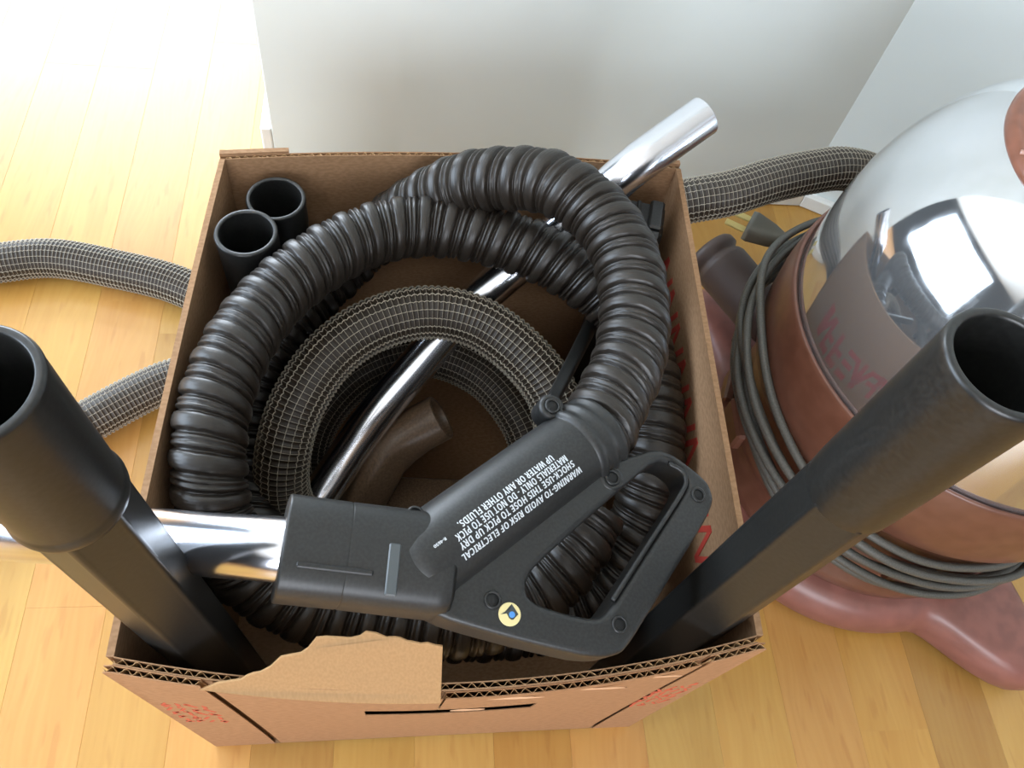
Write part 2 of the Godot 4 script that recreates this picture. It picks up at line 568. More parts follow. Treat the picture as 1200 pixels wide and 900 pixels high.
# a slab of board between two uprights: u along, v up; pushed out by bow(u) towards the top
func board(a: Vector3, b: Vector3, u0: float, u1: float, v0: float, v1: float, t0: float, t1: float, bow: float, capped := true, skip := []) -> ArrayMesh:
	var d := (b - a)
	var n := d.normalized().cross(Vector3.UP)   # outward when a to b runs counter-clockwise seen from above
	var P := func(u: float, v: float, t: float) -> Vector3:
		var s := 2 * u - 1
		var foot := 0.009 if a == FL and b == FR else 0.0
		return a + d * u + Vector3.UP * H * v + n * (bow * maxf(0, 1 - s * s) * pow(maxf(v, 0), 1.3) + t - foot * (1 - v))
	var nu := 41; var nv := 10
	var us := []; var vs := []
	for i in nu: us.append(lerpf(u0, u1, float(i) / (nu - 1)))
	for j in nv: vs.append(lerpf(v0, v1, float(j) / (nv - 1)))
	for s in skip:
		for k in [s[0], s[1]]:
			if k > u0 and k < u1 and not us.has(k): us.append(k)
		for k in [s[2], s[3]]:
			if k > v0 and k < v1 and not vs.has(k): vs.append(k)
	us.sort(); vs.sort()
	var st := SurfaceTool.new()
	st.begin(Mesh.PRIMITIVE_TRIANGLES)
	st.set_smooth_group(-1)
	var quad := func(p: Vector3, q: Vector3, r: Vector3, s: Vector3, out: Vector3):
		var o := [p, q, r, s]
		if (q - p).cross(r - p).dot(out) > 0: o.reverse()
		for k in [0, 1, 2, 0, 2, 3]:
			st.set_uv(Vector2(o[k].x + o[k].z, o[k].y)); st.add_vertex(o[k])
	var gone := func(i: int, j: int) -> bool:
		if i < 0 or j < 0 or i >= us.size() - 1 or j >= vs.size() - 1: return true
		var mu: float = (us[i] + us[i + 1]) / 2; var mv: float = (vs[j] + vs[j + 1]) / 2
		for s in skip:
			if mu > s[0] and mu < s[1] and mv > s[2] and mv < s[3]: return true
		return false
	for i in us.size() - 1:
		for j in vs.size() - 1:
			if gone.call(i, j): continue
			var a0: float = us[i]; var a1: float = us[i + 1]; var b0: float = vs[j]; var b1: float = vs[j + 1]
			quad.call(P.call(a0, b0, t1), P.call(a1, b0, t1), P.call(a1, b1, t1), P.call(a0, b1, t1), n)
			quad.call(P.call(a0, b0, t0), P.call(a1, b0, t0), P.call(a1, b1, t0), P.call(a0, b1, t0), -n)
			if gone.call(i - 1, j): quad.call(P.call(a0, b0, t0), P.call(a0, b0, t1), P.call(a0, b1, t1), P.call(a0, b1, t0), -d)
			if gone.call(i + 1, j): quad.call(P.call(a1, b0, t0), P.call(a1, b0, t1), P.call(a1, b1, t1), P.call(a1, b1, t0), d)
			if gone.call(i, j - 1): quad.call(P.call(a0, b0, t0), P.call(a1, b0, t0), P.call(a1, b0, t1), P.call(a0, b0, t1), -Vector3.UP)
			if gone.call(i, j + 1) and (capped or j < vs.size() - 2): quad.call(P.call(a0, b1, t0), P.call(a1, b1, t0), P.call(a1, b1, t1), P.call(a0, b1, t1), Vector3.UP)
	st.generate_normals()
	return st.commit()

# wavy paper between two liners, seen at a cut edge
func flutes(a: Vector3, b: Vector3, u0: float, u1: float, v: float, depth: float, t0: float, t1: float, bow: float, pitch: float) -> ArrayMesh:
	var d := b - a
	var n := d.normalized().cross(Vector3.UP)
	var L := d.length() * (u1 - u0)
	var steps := int(L / pitch * 6)
	var V := PackedVector3Array()
	for i in steps + 1:
		var u := lerpf(u0, u1, float(i) / steps)
		var s := 2 * u - 1
		var w := lerpf(t0, t1, 0.5 + 0.5 * sin(TAU * i / 6.0 + 0.6 * sin(i * 0.37)))
		for side in 2:
			for k in 2:
				var vv: float = v - (0.0 if k == 0 else depth)
				var ragged := 0.0012 * sin(i * 1.7) * sin(i * 0.43) if k == 0 else 0.0
				V.append(a + d * u + Vector3.UP * (vv + ragged - 0.0008) + n * (bow * maxf(0, 1 - s * s) * pow(vv / H, 1.3) + w - (0.009 if a == FL and b == FR else 0.0) * (1 - vv / H) + (0.0002 if side == 0 else -0.0002)))
	var st := SurfaceTool.new()
	st.begin(Mesh.PRIMITIVE_TRIANGLES)
	st.set_smooth_group(-1)
	for i in steps:
		var p := i * 4; var q := p + 4
		for t in [[p, q, q + 1, p + 1], [p + 2, p + 3, q + 3, q + 2], [p, p + 2, q + 2, q]]:
			for k in [0, 1, 2, 0, 2, 3]: st.add_vertex(V[t[k]])
	st.generate_normals()
	return st.commit()

func wall_pos(a: Vector3, b: Vector3, bow: float, x: float, h: float, t: float) -> Transform3D:
	# frame on the outside of a wall: x along, y up, z outward; x is metres from a
	var d := (b - a).normalized()
	var n := d.cross(Vector3.UP)
	var u := x / a.distance_to(b)
	var s := 2 * u - 1
	return Transform3D(Basis(d, Vector3.UP, n), a + d * x + Vector3.UP * h + n * (bow * maxf(0, 1 - s * s) * pow(h / H, 1.3) + t - (0.009 if a == FL and b == FR else 0.0) * (1 - h / H)))

func build_box():
	var b := thing("cardboard_box", "open brown cardboard box with a torn front flap, full of vacuum hoses", "box")
	var T := 0.0045
	var bowf := 0.022
	# counter-clockwise seen from above: front left to front right, to back right, to back left
	var slot := [0.36, 0.665, 0.655, 0.755]
	var cut := [0.485, 0.489, 0.755, 1.01]
	# front: inner board, with cut top edge
	part("front_board_liner", join([board(FL, FR, 0, 1, 0.003, 1, 0.0, 0.0007, bowf, true, [slot]), board(FL, FR, 0, 1, 0.003, 1, T - .0007, T, bowf, true, [slot])]), M.card, b)
	part("corrugation", flutes(FL, FR, 0, 1, H, 0.02, 0.0008, T - 0.0008, bowf, 0.0075), M.flute, b).set_meta("kind", "stuff")
	# side flaps wrapped round the front corners, and the centre panel glued over them
	var o := T + 0.0002
	for q in [[-0.012, 0.128], [0.915, 1.012]]:
		part("wrapped_flap", join([board(FL, FR, q[0], q[1], 0.0, 1.0, o, o + .0007, bowf), board(FL, FR, q[0], q[1], 0.0, 1.0, o + T - .0007, o + T, bowf)]), M.card_face, b)
		part("corrugation", flutes(FL, FR, q[0], q[1], H, 0.02, o + 0.0008, o + T - 0.0008, bowf, 0.007), M.flute, b).set_meta("kind", "stuff")
	part("front_panel", join([board(FL, FR, 0.142, 0.903, 0.012, 0.985, o, o + .0007, bowf, true, [slot, cut]), board(FL, FR, 0.142, 0.903, 0.012, 0.985, o + T - .0007, o + T, bowf, true, [slot, cut])]), M.card_face, b)
	part("corrugation", flutes(FL, FR, 0.49, 0.903, H * 0.985, 0.02, o + 0.0008, o + T - 0.0008, bowf, 0.0072), M.flute, b).set_meta("kind", "stuff")
	part("corrugation", flutes(FL, FR, 0.362, 0.663, H * 0.757, 0.008, o + 0.0008, o + T - 0.0008, bowf, 0.006), M.flute, b).set_meta("kind", "stuff")
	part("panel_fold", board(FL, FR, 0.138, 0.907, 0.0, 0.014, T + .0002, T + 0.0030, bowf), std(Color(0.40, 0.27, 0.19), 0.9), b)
	# torn flap: the panel above the hand slot, standing up and leaning into the box
	var fp := PackedVector2Array()
	for q in [[-0.112, 0.001], [0.0285, 0.0], [0.0285, 0.0305], [0.020, 0.0320], [0.012, 0.0325], [0.004, 0.0350], [-0.004, 0.0362], [-0.0105, 0.0390], [-0.0155, 0.0395], [-0.019, 0.0372], [-0.025, 0.0358], [-0.031, 0.0362], [-0.038, 0.0352], [-0.044, 0.0345], [-0.0485, 0.0290], [-0.053, 0.0262], [-0.058, 0.0252], [-0.064, 0.0230], [-0.070, 0.0178], [-0.076, 0.0135], [-0.084, 0.0115], [-0.092, 0.0080], [-0.101, 0.0060]]:
		fp.append(Vector2(q[0], q[1]))
	fp.reverse()
	var mid := PackedVector2Array()
	for i in fp.size():
		var p := fp[i]; var q := fp[(i + 1) % fp.size()]
		var m := maxi(1, int(p.distance_to(q) / 0.004))
		for k in m:
			var w := p.lerp(q, float(k) / m)
			if w.y > 0.004: w += Vector2(rng.randf_range(-0.0005, 0.0005), rng.randf_range(-0.0006, 0.0006)) * (1.0 if w.x < 0.028 else 0.0)
			mid.append(w)
	var fm := plate(ccw(mid, true), PackedVector2Array(), -0.0010, 0.0010, 0.0004, 0.0)
	# bend the sheet: it follows the bulge of the front and leans inwards
	var fa := fm.surface_get_arrays(0)
	var fv: PackedVector3Array = fa[Mesh.ARRAY_VERTEX]
	var lean := deg_to_rad(42)
	for i in fv.size():
		var p := fv[i]
		var s := (p.x - 0.036) / 0.1975
		var lift := 0.0035 * sin(p.x * 60.0) * p.y / 0.04
		fv[i] = Vector3(p.x, H - 0.006 + p.y * 1.28 * cos(lean) + p.z * sin(lean) + lift, -0.1255 + o + T + 0.0012 + bowf * maxf(0, 1 - s * s) - p.y * 1.28 * sin(lean) + p.z * cos(lean))
	fa[Mesh.ARRAY_VERTEX] = fv
	var fm2 := ArrayMesh.new()
	fm2.add_surface_from_arrays(Mesh.PRIMITIVE_TRIANGLES, fa)
	var flap := part("torn_flap", fm2, M.liner, b)
	flap.set_meta("label", "torn strip of cardboard with a ragged top edge")
	# scuffed paper on the panel right of the cut
	for q in [[0.235, 0.337, 0.040, 0.006], [0.285, 0.340, 0.050, 0.005], [0.330, 0.345, 0.030, 0.004], [0.214, 0.262, 0.026, 0.006]]:
		var pts := []
		for k in 14:
			var a := TAU * k / 14
			pts.append(Vector2(cos(a) * q[2] / 2 * rng.randf_range(.75, 1.1), sin(a) * q[3] / 2 * rng.randf_range(.5, 1.2)))
		part("torn_paper", flat(pts, 0.0, 0.0004), M.tear, b, wall_pos(FL, FR, bowf, q[0], q[1], o + T))
	# right, back and left walls; the back keeps its cut edge, the sides are folded boards
	part("side_board", board(FR, BR, 0, 1, 0.003, 1, 0, T, 0.0), M.card, b)
	part("side_board", board(BL, FL, 0, 1, 0.003, 1, 0, T, 0.002), M.card, b)
	part("back_board", join([board(BR, BL, -0.01, 1.01, 0.003, 1, 0, .0007, 0.010), board(BR, BL, -0.01, 1.01, 0.003, 1, T - .0007, T, 0.010)]), M.card, b)
	part("corrugation", flutes(BR, BL, 0, 1, H, 0.015, 0.0008, T - 0.0008, 0.010, 0.0075), M.flute, b).set_meta("kind", "stuff")
	for q in [[0.87, 1.012], [-0.012, 0.10]]:
		part("wrapped_flap", board(BR, BL, q[0], q[1], 0.0, 1.005, o, o + T, 0.010), M.card, b)
	# bottom
	var st := SurfaceTool.new()
	st.begin(Mesh.PRIMITIVE_TRIANGLES)
	for y in [0.001, 0.005]:
		var q := [FL + Vector3.UP * y, FR + Vector3.UP * y, BR + Vector3.UP * y, BL + Vector3.UP * y]
		if y < 0.003: q.reverse()
		for k in [0, 2, 1, 0, 3, 2]:
			st.set_normal(Vector3(0, 1 if y > 0.003 else -1, 0)); st.add_vertex(q[k])
	part("bottom", st.commit(), M.card, b)
	# red print: faded stamps on the two wrapped flaps, a row of large characters on the right side, and a row inside it
	for q in [[0.0195, 0.215, -0.1, 0.036], [0.374, 0.205, 0.05, 0.036]]:
		var strokes := []
		for row in 5:
			for col in 4:
				var c := Vector3((col - 1.5) * q[3] / 4, (row - 2) * 0.020, 0)
				var on := wall_pos(FL, FR, bowf, q[0] + c.x, q[1] + c.y, o + T + 0.0001)
				strokes.append([cbox(Vector3(0.0026, rng.randf_range(.010, .016), 0.0003), 0.0001), on * Transform3D(Basis(Vector3(0, 0, 1), [0.0, 0.45, -0.45][rng.randi() % 3]), Vector3.ZERO)])
				if rng.randf() < 0.7:
					strokes.append([cbox(Vector3(0.0065, 0.0036, 0.0003), 0.0001), on * Transform3D(Basis(), Vector3(0, [-.006, 0.0, .006][rng.randi() % 3], 0))])
		part("red_stamp", join(strokes), M.red_dim, b)
	var big := []
	for k in 9:
		var x := 0.06 + k * 0.034
		for s in 3:
			var v := rng.randf()
			if v < 0.5:
				big.append([cbox(Vector3(0.010, 0.062, 0.0004), 0.0001), Transform3D(Basis(Vector3(0, 0, 1), [0.0, 0.4, -0.4, 0.0][rng.randi() % 4]), Vector3(x + [-.009, .009, 0.0][s], 0.235, 0))])
			else:
				big.append([cbox(Vector3(0.026, 0.011, 0.0004), 0.0001), Transform3D(Basis(), Vector3(x, 0.235 + [-.024, .024, 0.0][s], 0))])
	part("red_lettering", join(big), M.red, b, wall_pos(FR, BR, 0.0, 0, 0, T + 0.0003))
	var ins := []
	for k in 26:
		var z := 0.050 + k * 0.0125
		if k > 6 and k < 9: continue
		ins.append([cbox(Vector3(0.005, 0.044, 0.0004), 0.0001), Transform3D(Basis(Vector3(0, 0, 1), 0.35 if k % 3 else -0.2), Vector3(z, 0.290, 0))])
	part("red_lettering", join(ins), M.red, b, wall_pos(FR, BR, 0.0, 0, 0, -0.0003))

# ------------------------------------------------------------------ the canister vacuum
const VC := Vector3(0.537, 0, -0.399)

func build_vacuum():
	var v := thing("vacuum_cleaner", "old canister vacuum with chrome dome and reddish brown base beside the box", "vacuum cleaner", VC)
	# base plate with four rounded foot lobes
	var outl := func(a: float) -> float:
		var c := maxf(0.0, cos(4 * (a - deg_to_rad(61))))
		return 0.194 + 0.100 * pow(c, 2.3)
	var P := PackedVector3Array()
	var rows := [[0.0, 0.030], [0.90, 0.012], [0.975, 0.010], [0.992, 0.014], [1.0, 0.022], [1.0, 0.034], [0.985, 0.046], [0.95, 0.056], [0.90, 0.061], [0.80, 0.064], [0.5, 0.066]]
	for r in rows:
		for j in 145:
			var a := TAU * j / 144
			var q: float = outl.call(a) * float(r[0])
			# the lobes dome up a little over their casters
			P.append(Vector3(q * cos(a), r[1], q * sin(a)))
	part("base", grid(P, rows.size(), 145, true, true), M.base, v)
	for k in 4:
		var a := deg_to_rad(63 + 90 * k)
		var c := lathe([Vector2(0, -.006), Vector2(.009, -.006), Vector2(.011, -.004), Vector2(.011, .004), Vector2(.009, .006), Vector2(0, .006)], 24)
		part("caster", c, M.black, v, Transform3D(Basis(Vector3(1, 0, 0), PI / 2).rotated(Vector3.UP, -a), Vector3(0.25 * cos(a), 0.011, 0.25 * sin(a))))
	# water basin with ribs, where the cord is wound
	part("basin", lathe([Vector2(.10, .060), Vector2(.166, .062), Vector2(.170, .068), Vector2(.170, .085), Vector2(.163, .092), Vector2(.163, .118), Vector2(.170, .124), Vector2(.170, .142), Vector2(.163, .150), Vector2(.163, .205), Vector2(.166, .222), Vector2(.15, .223)], 96), M.band, v)
	# brown band under the dome
	part("housing_band", lathe([Vector2(.15, .216), Vector2(.176, .217), Vector2(.1825, .221), Vector2(.186, .228), Vector2(.1895, .25), Vector2(.1905, .28), Vector2(.189, .305), Vector2(.1875, .316), Vector2(.1865, .3195), Vector2(.185, .321), Vector2(.1835, .3205), Vector2(.1825, .319), Vector2(.1822, .316), Vector2(.15, .315)], 128), M.band, v)
	# chrome dome, a superellipse
	var prof := [Vector2(.1816, .300)]
	for k in 41:
		var t := PI / 2 * k / 40.0 * 0.985
		prof.append(Vector2(.1816 * pow(cos(t), 2 / 2.7), .318 + .2178 * pow(sin(t), 2 / 2.7)))
	part("chrome_dome", lathe(prof, 160), M.dome, v).set_meta("label", "dusty chrome dome")
	var cr := 0.1105
	var ch := .318 + .2178 * pow(1 - pow(cr / .1816, 2.7), 1 / 2.7)
	part("top_cap", lathe([Vector2(.09, ch - .01), Vector2(cr + .0015, ch - .004), Vector2(cr + .0025, ch + .002), Vector2(cr, ch + .006), Vector2(cr - .004, ch + .0075), Vector2(cr - .008, ch + .007), Vector2(cr - .02, ch + .012), Vector2(.06, ch + .024), Vector2(.02, ch + .029), Vector2(.001, ch + .029)], 128), M.cap, v)
	var rib := spline([Vector3(-.109, ch + .006, -.012), Vector3(-.098, ch + .0085, -.006), Vector3(-.080, ch + .0165, .002), Vector3(-.055, ch + .0245, .012)], .003)
	part("cap_ridge", tube(rib, .003, 10, func(_s, _a): return 0.0022, true), std(Color(0.66, 0.50, 0.44), 0.3), v)
	# air intake with its cuff, at the back left
	var a0 := Vector3(-0.085, 0.115, -0.135)
	var a1 := Vector3(-0.160, 0.125, -0.262)
	var neck := lathe([Vector2(0, 0), Vector2(.027, 0), Vector2(.028, .02), Vector2(.031, .03), Vector2(.0325, .035), Vector2(.033, .11), Vector2(.031, .116), Vector2(.0285, .118), Vector2(.0285, .122), Vector2(.033, .126), Vector2(.033, .134), Vector2(.030, .138), Vector2(.026, .1385), Vector2(.025, .13), Vector2(.0, .128)], 40)
	part("intake_cuff", neck, M.cuff, v, along(a0, a1)).set_meta("label", "grey brown intake cuff")
	for s in [[3.55, 0.10], [1.75, 0.135], [3.2, 0.125]]:
		part("basin_latch", cbox(Vector3(0.05, 0.028, 0.012), 0.003), M.band, v, Transform3D(Basis(Vector3.UP, PI / 2 - s[0]), Vector3(0.172 * cos(s[0]), s[1], 0.172 * sin(s[0]))))

# ------------------------------------------------------------------ the black hose with its handle
func build_black_hose():
	var t := thing("vacuum_hose", "thick ribbed black hose coiled in the box, with a dusty grey pistol handle", "vacuum hose")
	var C := [Vector3(0.114, 0.4075, -0.233), Vector3(0.128, 0.406, -0.244), Vector3(0.142, 0.405, -0.269), Vector3(0.161, 0.405, -0.305), Vector3(0.172, 0.405, -0.350), Vector3(0.172, 0.405, -0.402), Vector3(0.155, 0.405, -0.445), Vector3(0.124, 0.405, -0.474), Vector3(0.092, 0.392, -0.491), Vector3(0.056, 0.371, -0.504), Vector3(0.020, 0.338, -0.511), Vector3(-0.015, 0.303, -0.509), Vector3(-0.055, 0.278, -0.480), Vector3(-0.098, 0.256, -0.436), Vector3(-0.122, 0.230, -0.390), Vector3(-0.124, 0.203, -0.335), Vector3(-0.120, 0.195, -0.275), Vector3(-0.098, 0.190, -0.222), Vector3(-0.049, 0.192, -0.188), Vector3(0.013, 0.198, -0.180), Vector3(0.068, 0.200, -0.176), Vector3(0.124, 0.207, -0.180), Vector3(0.170, 0.225, -0.200), Vector3(0.196, 0.262, -0.238), Vector3(0.207, 0.292, -0.284), Vector3(0.210, 0.305, -0.332), Vector3(0.206, 0.315, -0.372), Vector3(0.190, 0.325, -0.408), Vector3(0.162, 0.333, -0.433), Vector3(0.119, 0.340, -0.458), Vector3(0.071, 0.344, -0.473), Vector3(0.024, 0.345, -0.478), Vector3(-0.019, 0.346, -0.467), Vector3(-0.059, 0.347, -0.439), Vector3(-0.094, 0.347, -0.399), Vector3(-0.116, 0.352, -0.349), Vector3(-0.127, 0.350, -0.300), Vector3(-0.128, 0.340, -0.260), Vector3(-0.122, 0.315, -0.226), Vector3(-0.100, 0.288, -0.196), Vector3(-0.065, 0.274, -0.178), Vector3(-0.026, 0.268, -0.170), Vector3(0.024, 0.268, -0.164), Vector3(0.068, 0.270, -0.166), Vector3(0.106, 0.278, -0.181), Vector3(0.133, 0.292, -0.208), Vector3(0.150, 0.300, -0.238)]
	var ds := 0.00095
	var P := spline(C, ds)
	var pitch := 0.0225
	var prof := func(s: float, a: float) -> float:
		var x := fposmod(s / pitch + a / TAU, 1.0)
		var r := 0.0226
		if x < 0.46:                     # the wide band with fine lines along it
			r = 0.0226 + 0.0039 * pow(sin(PI * x / 0.46), 0.20) + 0.00024 * sin(TAU * x / 0.092)
		elif x > 0.56 and x < 0.73:      # two narrow ridges
			r = 0.0226 + 0.0027 * pow(sin(PI * (x - 0.56) / 0.17), 0.5)
		elif x >= 0.73 and x < 0.90:
			r = 0.0226 + 0.0029 * pow(sin(PI * (x - 0.73) / 0.17), 0.5)
		return r
	part("hose", tube(P, ds, 40, prof), M.rubber, t)

	# handle frame: x along the barrel towards the hose, y across, z up out of the plate
	var hx := Transform3D(Basis(Vector3(0.78513, -0.09109, -0.61260), Vector3(-0.58627, 0.20954, -0.78255), Vector3(0.19964, 0.97355, 0.11111)), Vector3(0.02076, 0.42026, -0.16144))
	var k := 0.001
	var outer := PackedVector2Array()
	for q in [[-20, -4], [-24, -20], [-19, -32], [6, -63.4], [36.3, -99.0], [48, -107.5], [56, -110.5], [66, -109.0], [110, -98.3], [164, -85.5], [175, -80], [179.5, -70], [177.5, -60], [171.9, -42], [166, -33.5], [158, -29], [147, -26], [130, -19], [118, -14], [112, 0], [40, 5]]:
		outer.append(Vector2(q[0], q[1]) * k)
	var hole := PackedVector2Array()
	for q in [[33, -45], [29, -51], [29.8, -57], [40, -71], [52, -84], [58, -87.5], [66, -87.4], [110, -76.5], [160, -64.5], [167, -60.5], [168.5, -54], [165.5, -45], [160, -39], [152, -36.8], [120, -37.5], [80, -39], [50, -40.5], [40, -41.5]]:
		hole.append(Vector2(q[0], q[1]) * k)
	var pl := plate(ccw(ring_pts(outer, 4), true), ccw(ring_pts(hole, 4), false), -0.016, 0.012, 0.0034, 0.0038)
	# hub: a rounded sleeve for the chrome tube
	var ha := Vector3(-0.0660, 0.0520, 0.0); var hb := Vector3(0.004, -0.011, 0.0)
	var hd := (hb - ha).normalized()
	var hs := Vector3(-hd.y, hd.x, 0)
	var V := PackedVector3Array()
	var rowsn := 0
	for q in [[0.0, 0.55], [0.0, 0.93], [0.006, 0.985], [0.02, 1.0], [0.36, 1.0], [0.362, 0.985], [0.372, 0.985], [0.374, 1.0], [0.9, 1.03], [0.97, 1.02], [1.0, 0.95], [1.0, 0.0]]:
		for j in 49:
			var a := TAU * j / 48
			var ca := cos(a); var sa := sin(a)
			var e := 0.62
			V.append(ha.lerp(hb, q[0]) + (hs * 0.0285 * signf(ca) * pow(absf(ca), e) + Vector3(0, 0, 1) * 0.0235 * signf(sa) * pow(absf(sa), e)) * q[1])
		rowsn += 1
	var hub := grid(V, rowsn, 49, true, false)
	# barrel, with collar rings at the hose end
	var barrel := lathe([Vector2(.0, -.024), Vector2(.020, -.023), Vector2(.0255, -.016), Vector2(.0265, -.008), Vector2(.0265, .115), Vector2(.0272, .116), Vector2(.0288, .118), Vector2(.0288, .121), Vector2(.0272, .123), Vector2(.0268, .126), Vector2(.0284, .128), Vector2(.0284, .131), Vector2(.0266, .133), Vector2(.0262, .136), Vector2(.0276, .138), Vector2(.0276, .1405), Vector2(.025, .142), Vector2(.02, .142)], 56)
	var bar_x := Transform3D(Basis(Vector3(0, 1, 0), Vector3(1, 0, 0), Vector3(0, 0, -1)), Vector3(0, 0, 0))
	# tabs that carry the screws
	var tab := lathe([Vector2(0, -.004), Vector2(.0085, -.004), Vector2(.0088, .010), Vector2(.0078, .0125), Vector2(.0055, .0128), Vector2(.005, .011), Vector2(0, .011)], 28)
	var up := Basis(Vector3(1, 0, 0), PI / 2)
	var tabs := []
	for q in [[119, 30.5], [121.6, -28.2]]:
		tabs.append([tab, Transform3D(up, Vector3(q[0] * k, q[1] * k, 0))])
		tabs.append([cbox(Vector3(.014, .012, .02), .003), Transform3D(Basis(), Vector3((q[0] - 4) * k, q[1] * .82 * k, -0.001))])
	var boss := lathe([Vector2(.0036, -.001), Vector2(.0036, .0009), Vector2(.0040, .0012), Vector2(.0047, .0012), Vector2(.0052, .0007), Vector2(.0054, -.001)], 28)
	for q in [[1.6, 23.4, 15.0], [165.7, -71.0, 12.0], [64.1, -97.4, 12.0], [10.0, -40.4, 12.0], [121.6, -28.2, 12.6], [119, 30.5, 12.6]]:
		tabs.append([boss, Transform3D(up, Vector3(q[0], q[1], q[2]) * k)])
	tabs.append([cbox(Vector3(.020, .018, .030), .006), Transform3D(Basis(Vector3(0, 0, 1), .3), Vector3(.002, .0215, -.001))])
	var handle := part("handle", join([pl, hub, [barrel, bar_x]] + tabs), M.grip, t, hx)
	handle.set_meta("label", "dusty dark grey handle with a closed grip")
	# a lip round the far side of the grip opening
	var lip := spline([Vector3(.070, -.0845, .0118), Vector3(.110, -.0745, .0120), Vector3(.156, -.0632, .0120), Vector3(.1655, -.0585, .0120), Vector3(.1672, -.052, .0120), Vector3(.163, -.0435, .0120)], .002)
	part("grip_lip", tube(lip, .002, 10, func(_s, _a): return 0.0016, true), M.grip, handle)
	# clip window in the sleeve
	var cw := hs * 0.0
	part("clip", cbox(Vector3(.0065, .028, .002), .0007), std(Color(0.30, 0.32, 0.33), 0.3), handle, Transform3D(Basis(hd, hs, Vector3(0, 0, 1)), ha.lerp(hb, .62) + hs * -.010 + Vector3(0, 0, .0236)))
	part("clip", cbox(Vector3(.040, .0030, .0020), .0007), M.grip, handle, Transform3D(Basis(hd, hs, Vector3(0, 0, 1)), ha.lerp(hb, .30) + hs * -.013 + Vector3(0, 0, .0232)))
	var screw := lathe([Vector2(0, -.001), Vector2(.0037, -.001), Vector2(.0037, .0003), Vector2(0, .0003)], 20)
	for q in [[1.6, 23.4, 15.0], [119, 30.5, 12.7], [121.6, -28.2, 12.7], [165.7, -71.0, 12.0], [64.1, -97.4, 12.0], [10.0, -40.4, 12.0]]:
		part("screw_hole", screw, M.black, handle, Transform3D(up, Vector3(q[0], q[1], q[2]) * k))
	# round badge: a cream disc with a dark bird and a blue spot
	var bc := Vector3(.0131, -.0525, .0121)
	part("badge", lathe([Vector2(0, 0), Vector2(.0066, 0), Vector2(.0066, .0004), Vector2(.0062, .0006), Vector2(0, .0006)], 36), M.cream, handle, Transform3D(up, bc))
	# in badge coordinates (image right, image up) turned into handle x, y
	var bb := Basis(Vector3(.785, -.60, 0).normalized(), Vector3(.60, .785, 0).normalized(), Vector3(0, 0, 1))
	var bird := [Vector2(-.85, -.02), Vector2(-.45, .2), Vector2(-.2, .40), Vector2(0, .38), Vector2(-.03, .55), Vector2(.19, .88), Vector2(.5, .45), Vector2(.78, 0), Vector2(.5, -.25), Vector2(.3, -.47), Vector2(.1, -.47), Vector2(-.1, -.32), Vector2(-.2, -.05), Vector2(-.3, .08), Vector2(-.5, .02)]
	var bp := []
	for q in bird: bp.append(q * 0.0064)
	part("badge_emblem", flat(bp, .0006, .0008), M.bird, handle, Transform3D(bb, bc))
	part("badge_emblem", lathe([Vector2(0, 0), Vector2(.0018, 0), Vector2(.0018, .0002), Vector2(0, .0002)], 20), M.blue, handle, Transform3D(bb * up, bc + bb * Vector3(.0012, -.0003, .0008)))
	# the warning, four lines of white print round the barrel
	var font := SystemFont.new()
	font.font_names = PackedStringArray(["Droid Sans"])
	font.font_weight = 700
	var lines := [["WARNING-TO AVOID RISK OF ELECTRICAL", 27.5, .1010, .0950], ["SHOCK-USE THIS HOSE TO PICK UP DRY", 14.6, .0980, .0900], ["MATERIALS ONLY - DO NOT USE TO PICK", 3.4, .0958, .0870], ["UP WATER OR ANY OTHER FLUIDS.", -7.6, .0885, .0740], ["R-4650", -4.5, .0040, .0085]]
	for q in lines:
		var tm := TextMesh.new()
		tm.font = font
		tm.text = q[0]
		tm.font_size = 32
		tm.depth = 0.0
		tm.horizontal_alignment = HORIZONTAL_ALIGNMENT_LEFT
		tm.vertical_alignment = VERTICAL_ALIGNMENT_CENTER
		tm.pixel_size = 0.001
		tm.depth = 0.004
		var box := tm.get_aabb()
		var sx: float = q[3] / box.size.x
		var sy: float = 0.0042 / box.size.y if q[0].length() > 8 else 0.0018 / box.size.y
		var ph := deg_to_rad(q[1])
		var e3 := Vector3(0, -sin(ph), cos(ph))
		var yy := Vector3(0, -cos(ph), -sin(ph))
		var bas := Basis(Vector3(-sx, 0, 0), yy * sy, e3 * 0.03)
		var org := e3 * 0.02656 + Vector3(q[2], 0, 0) - bas.x * box.position.x - bas.y * (box.position.y + box.size.y / 2)
		part("warning_text", tm, M.print, handle, Transform3D(bas, org))

# ------------------------------------------------------------------ hoses in a white woven net
func strip_ring(P: PackedVector3Array, F: Array, i: float, ds: float, r: float, w: float, hgt: float, segs: int, V: PackedVector3Array, I: PackedInt32Array):
	var base := V.size()
	for row in 3:
		var s := clampf(i + (row - 1) * w / ds, 0, P.size() - 1.001)
		var k := int(s)
		var p := P[k].lerp(P[k + 1], s - k)
		for j in segs:
			var a := TAU * j / segs
			V.append(p + (F[k][0] * cos(a) + F[k][1] * sin(a)) * (r + (hgt if row == 1 else 0.0)))
	for row in 2:
		for j in segs:
			var a := base + row * segs + j
			var b := base + row * segs + (j + 1) % segs
			I.append_array(PackedInt32Array([a, a + segs, b, b, a + segs, b + segs]))

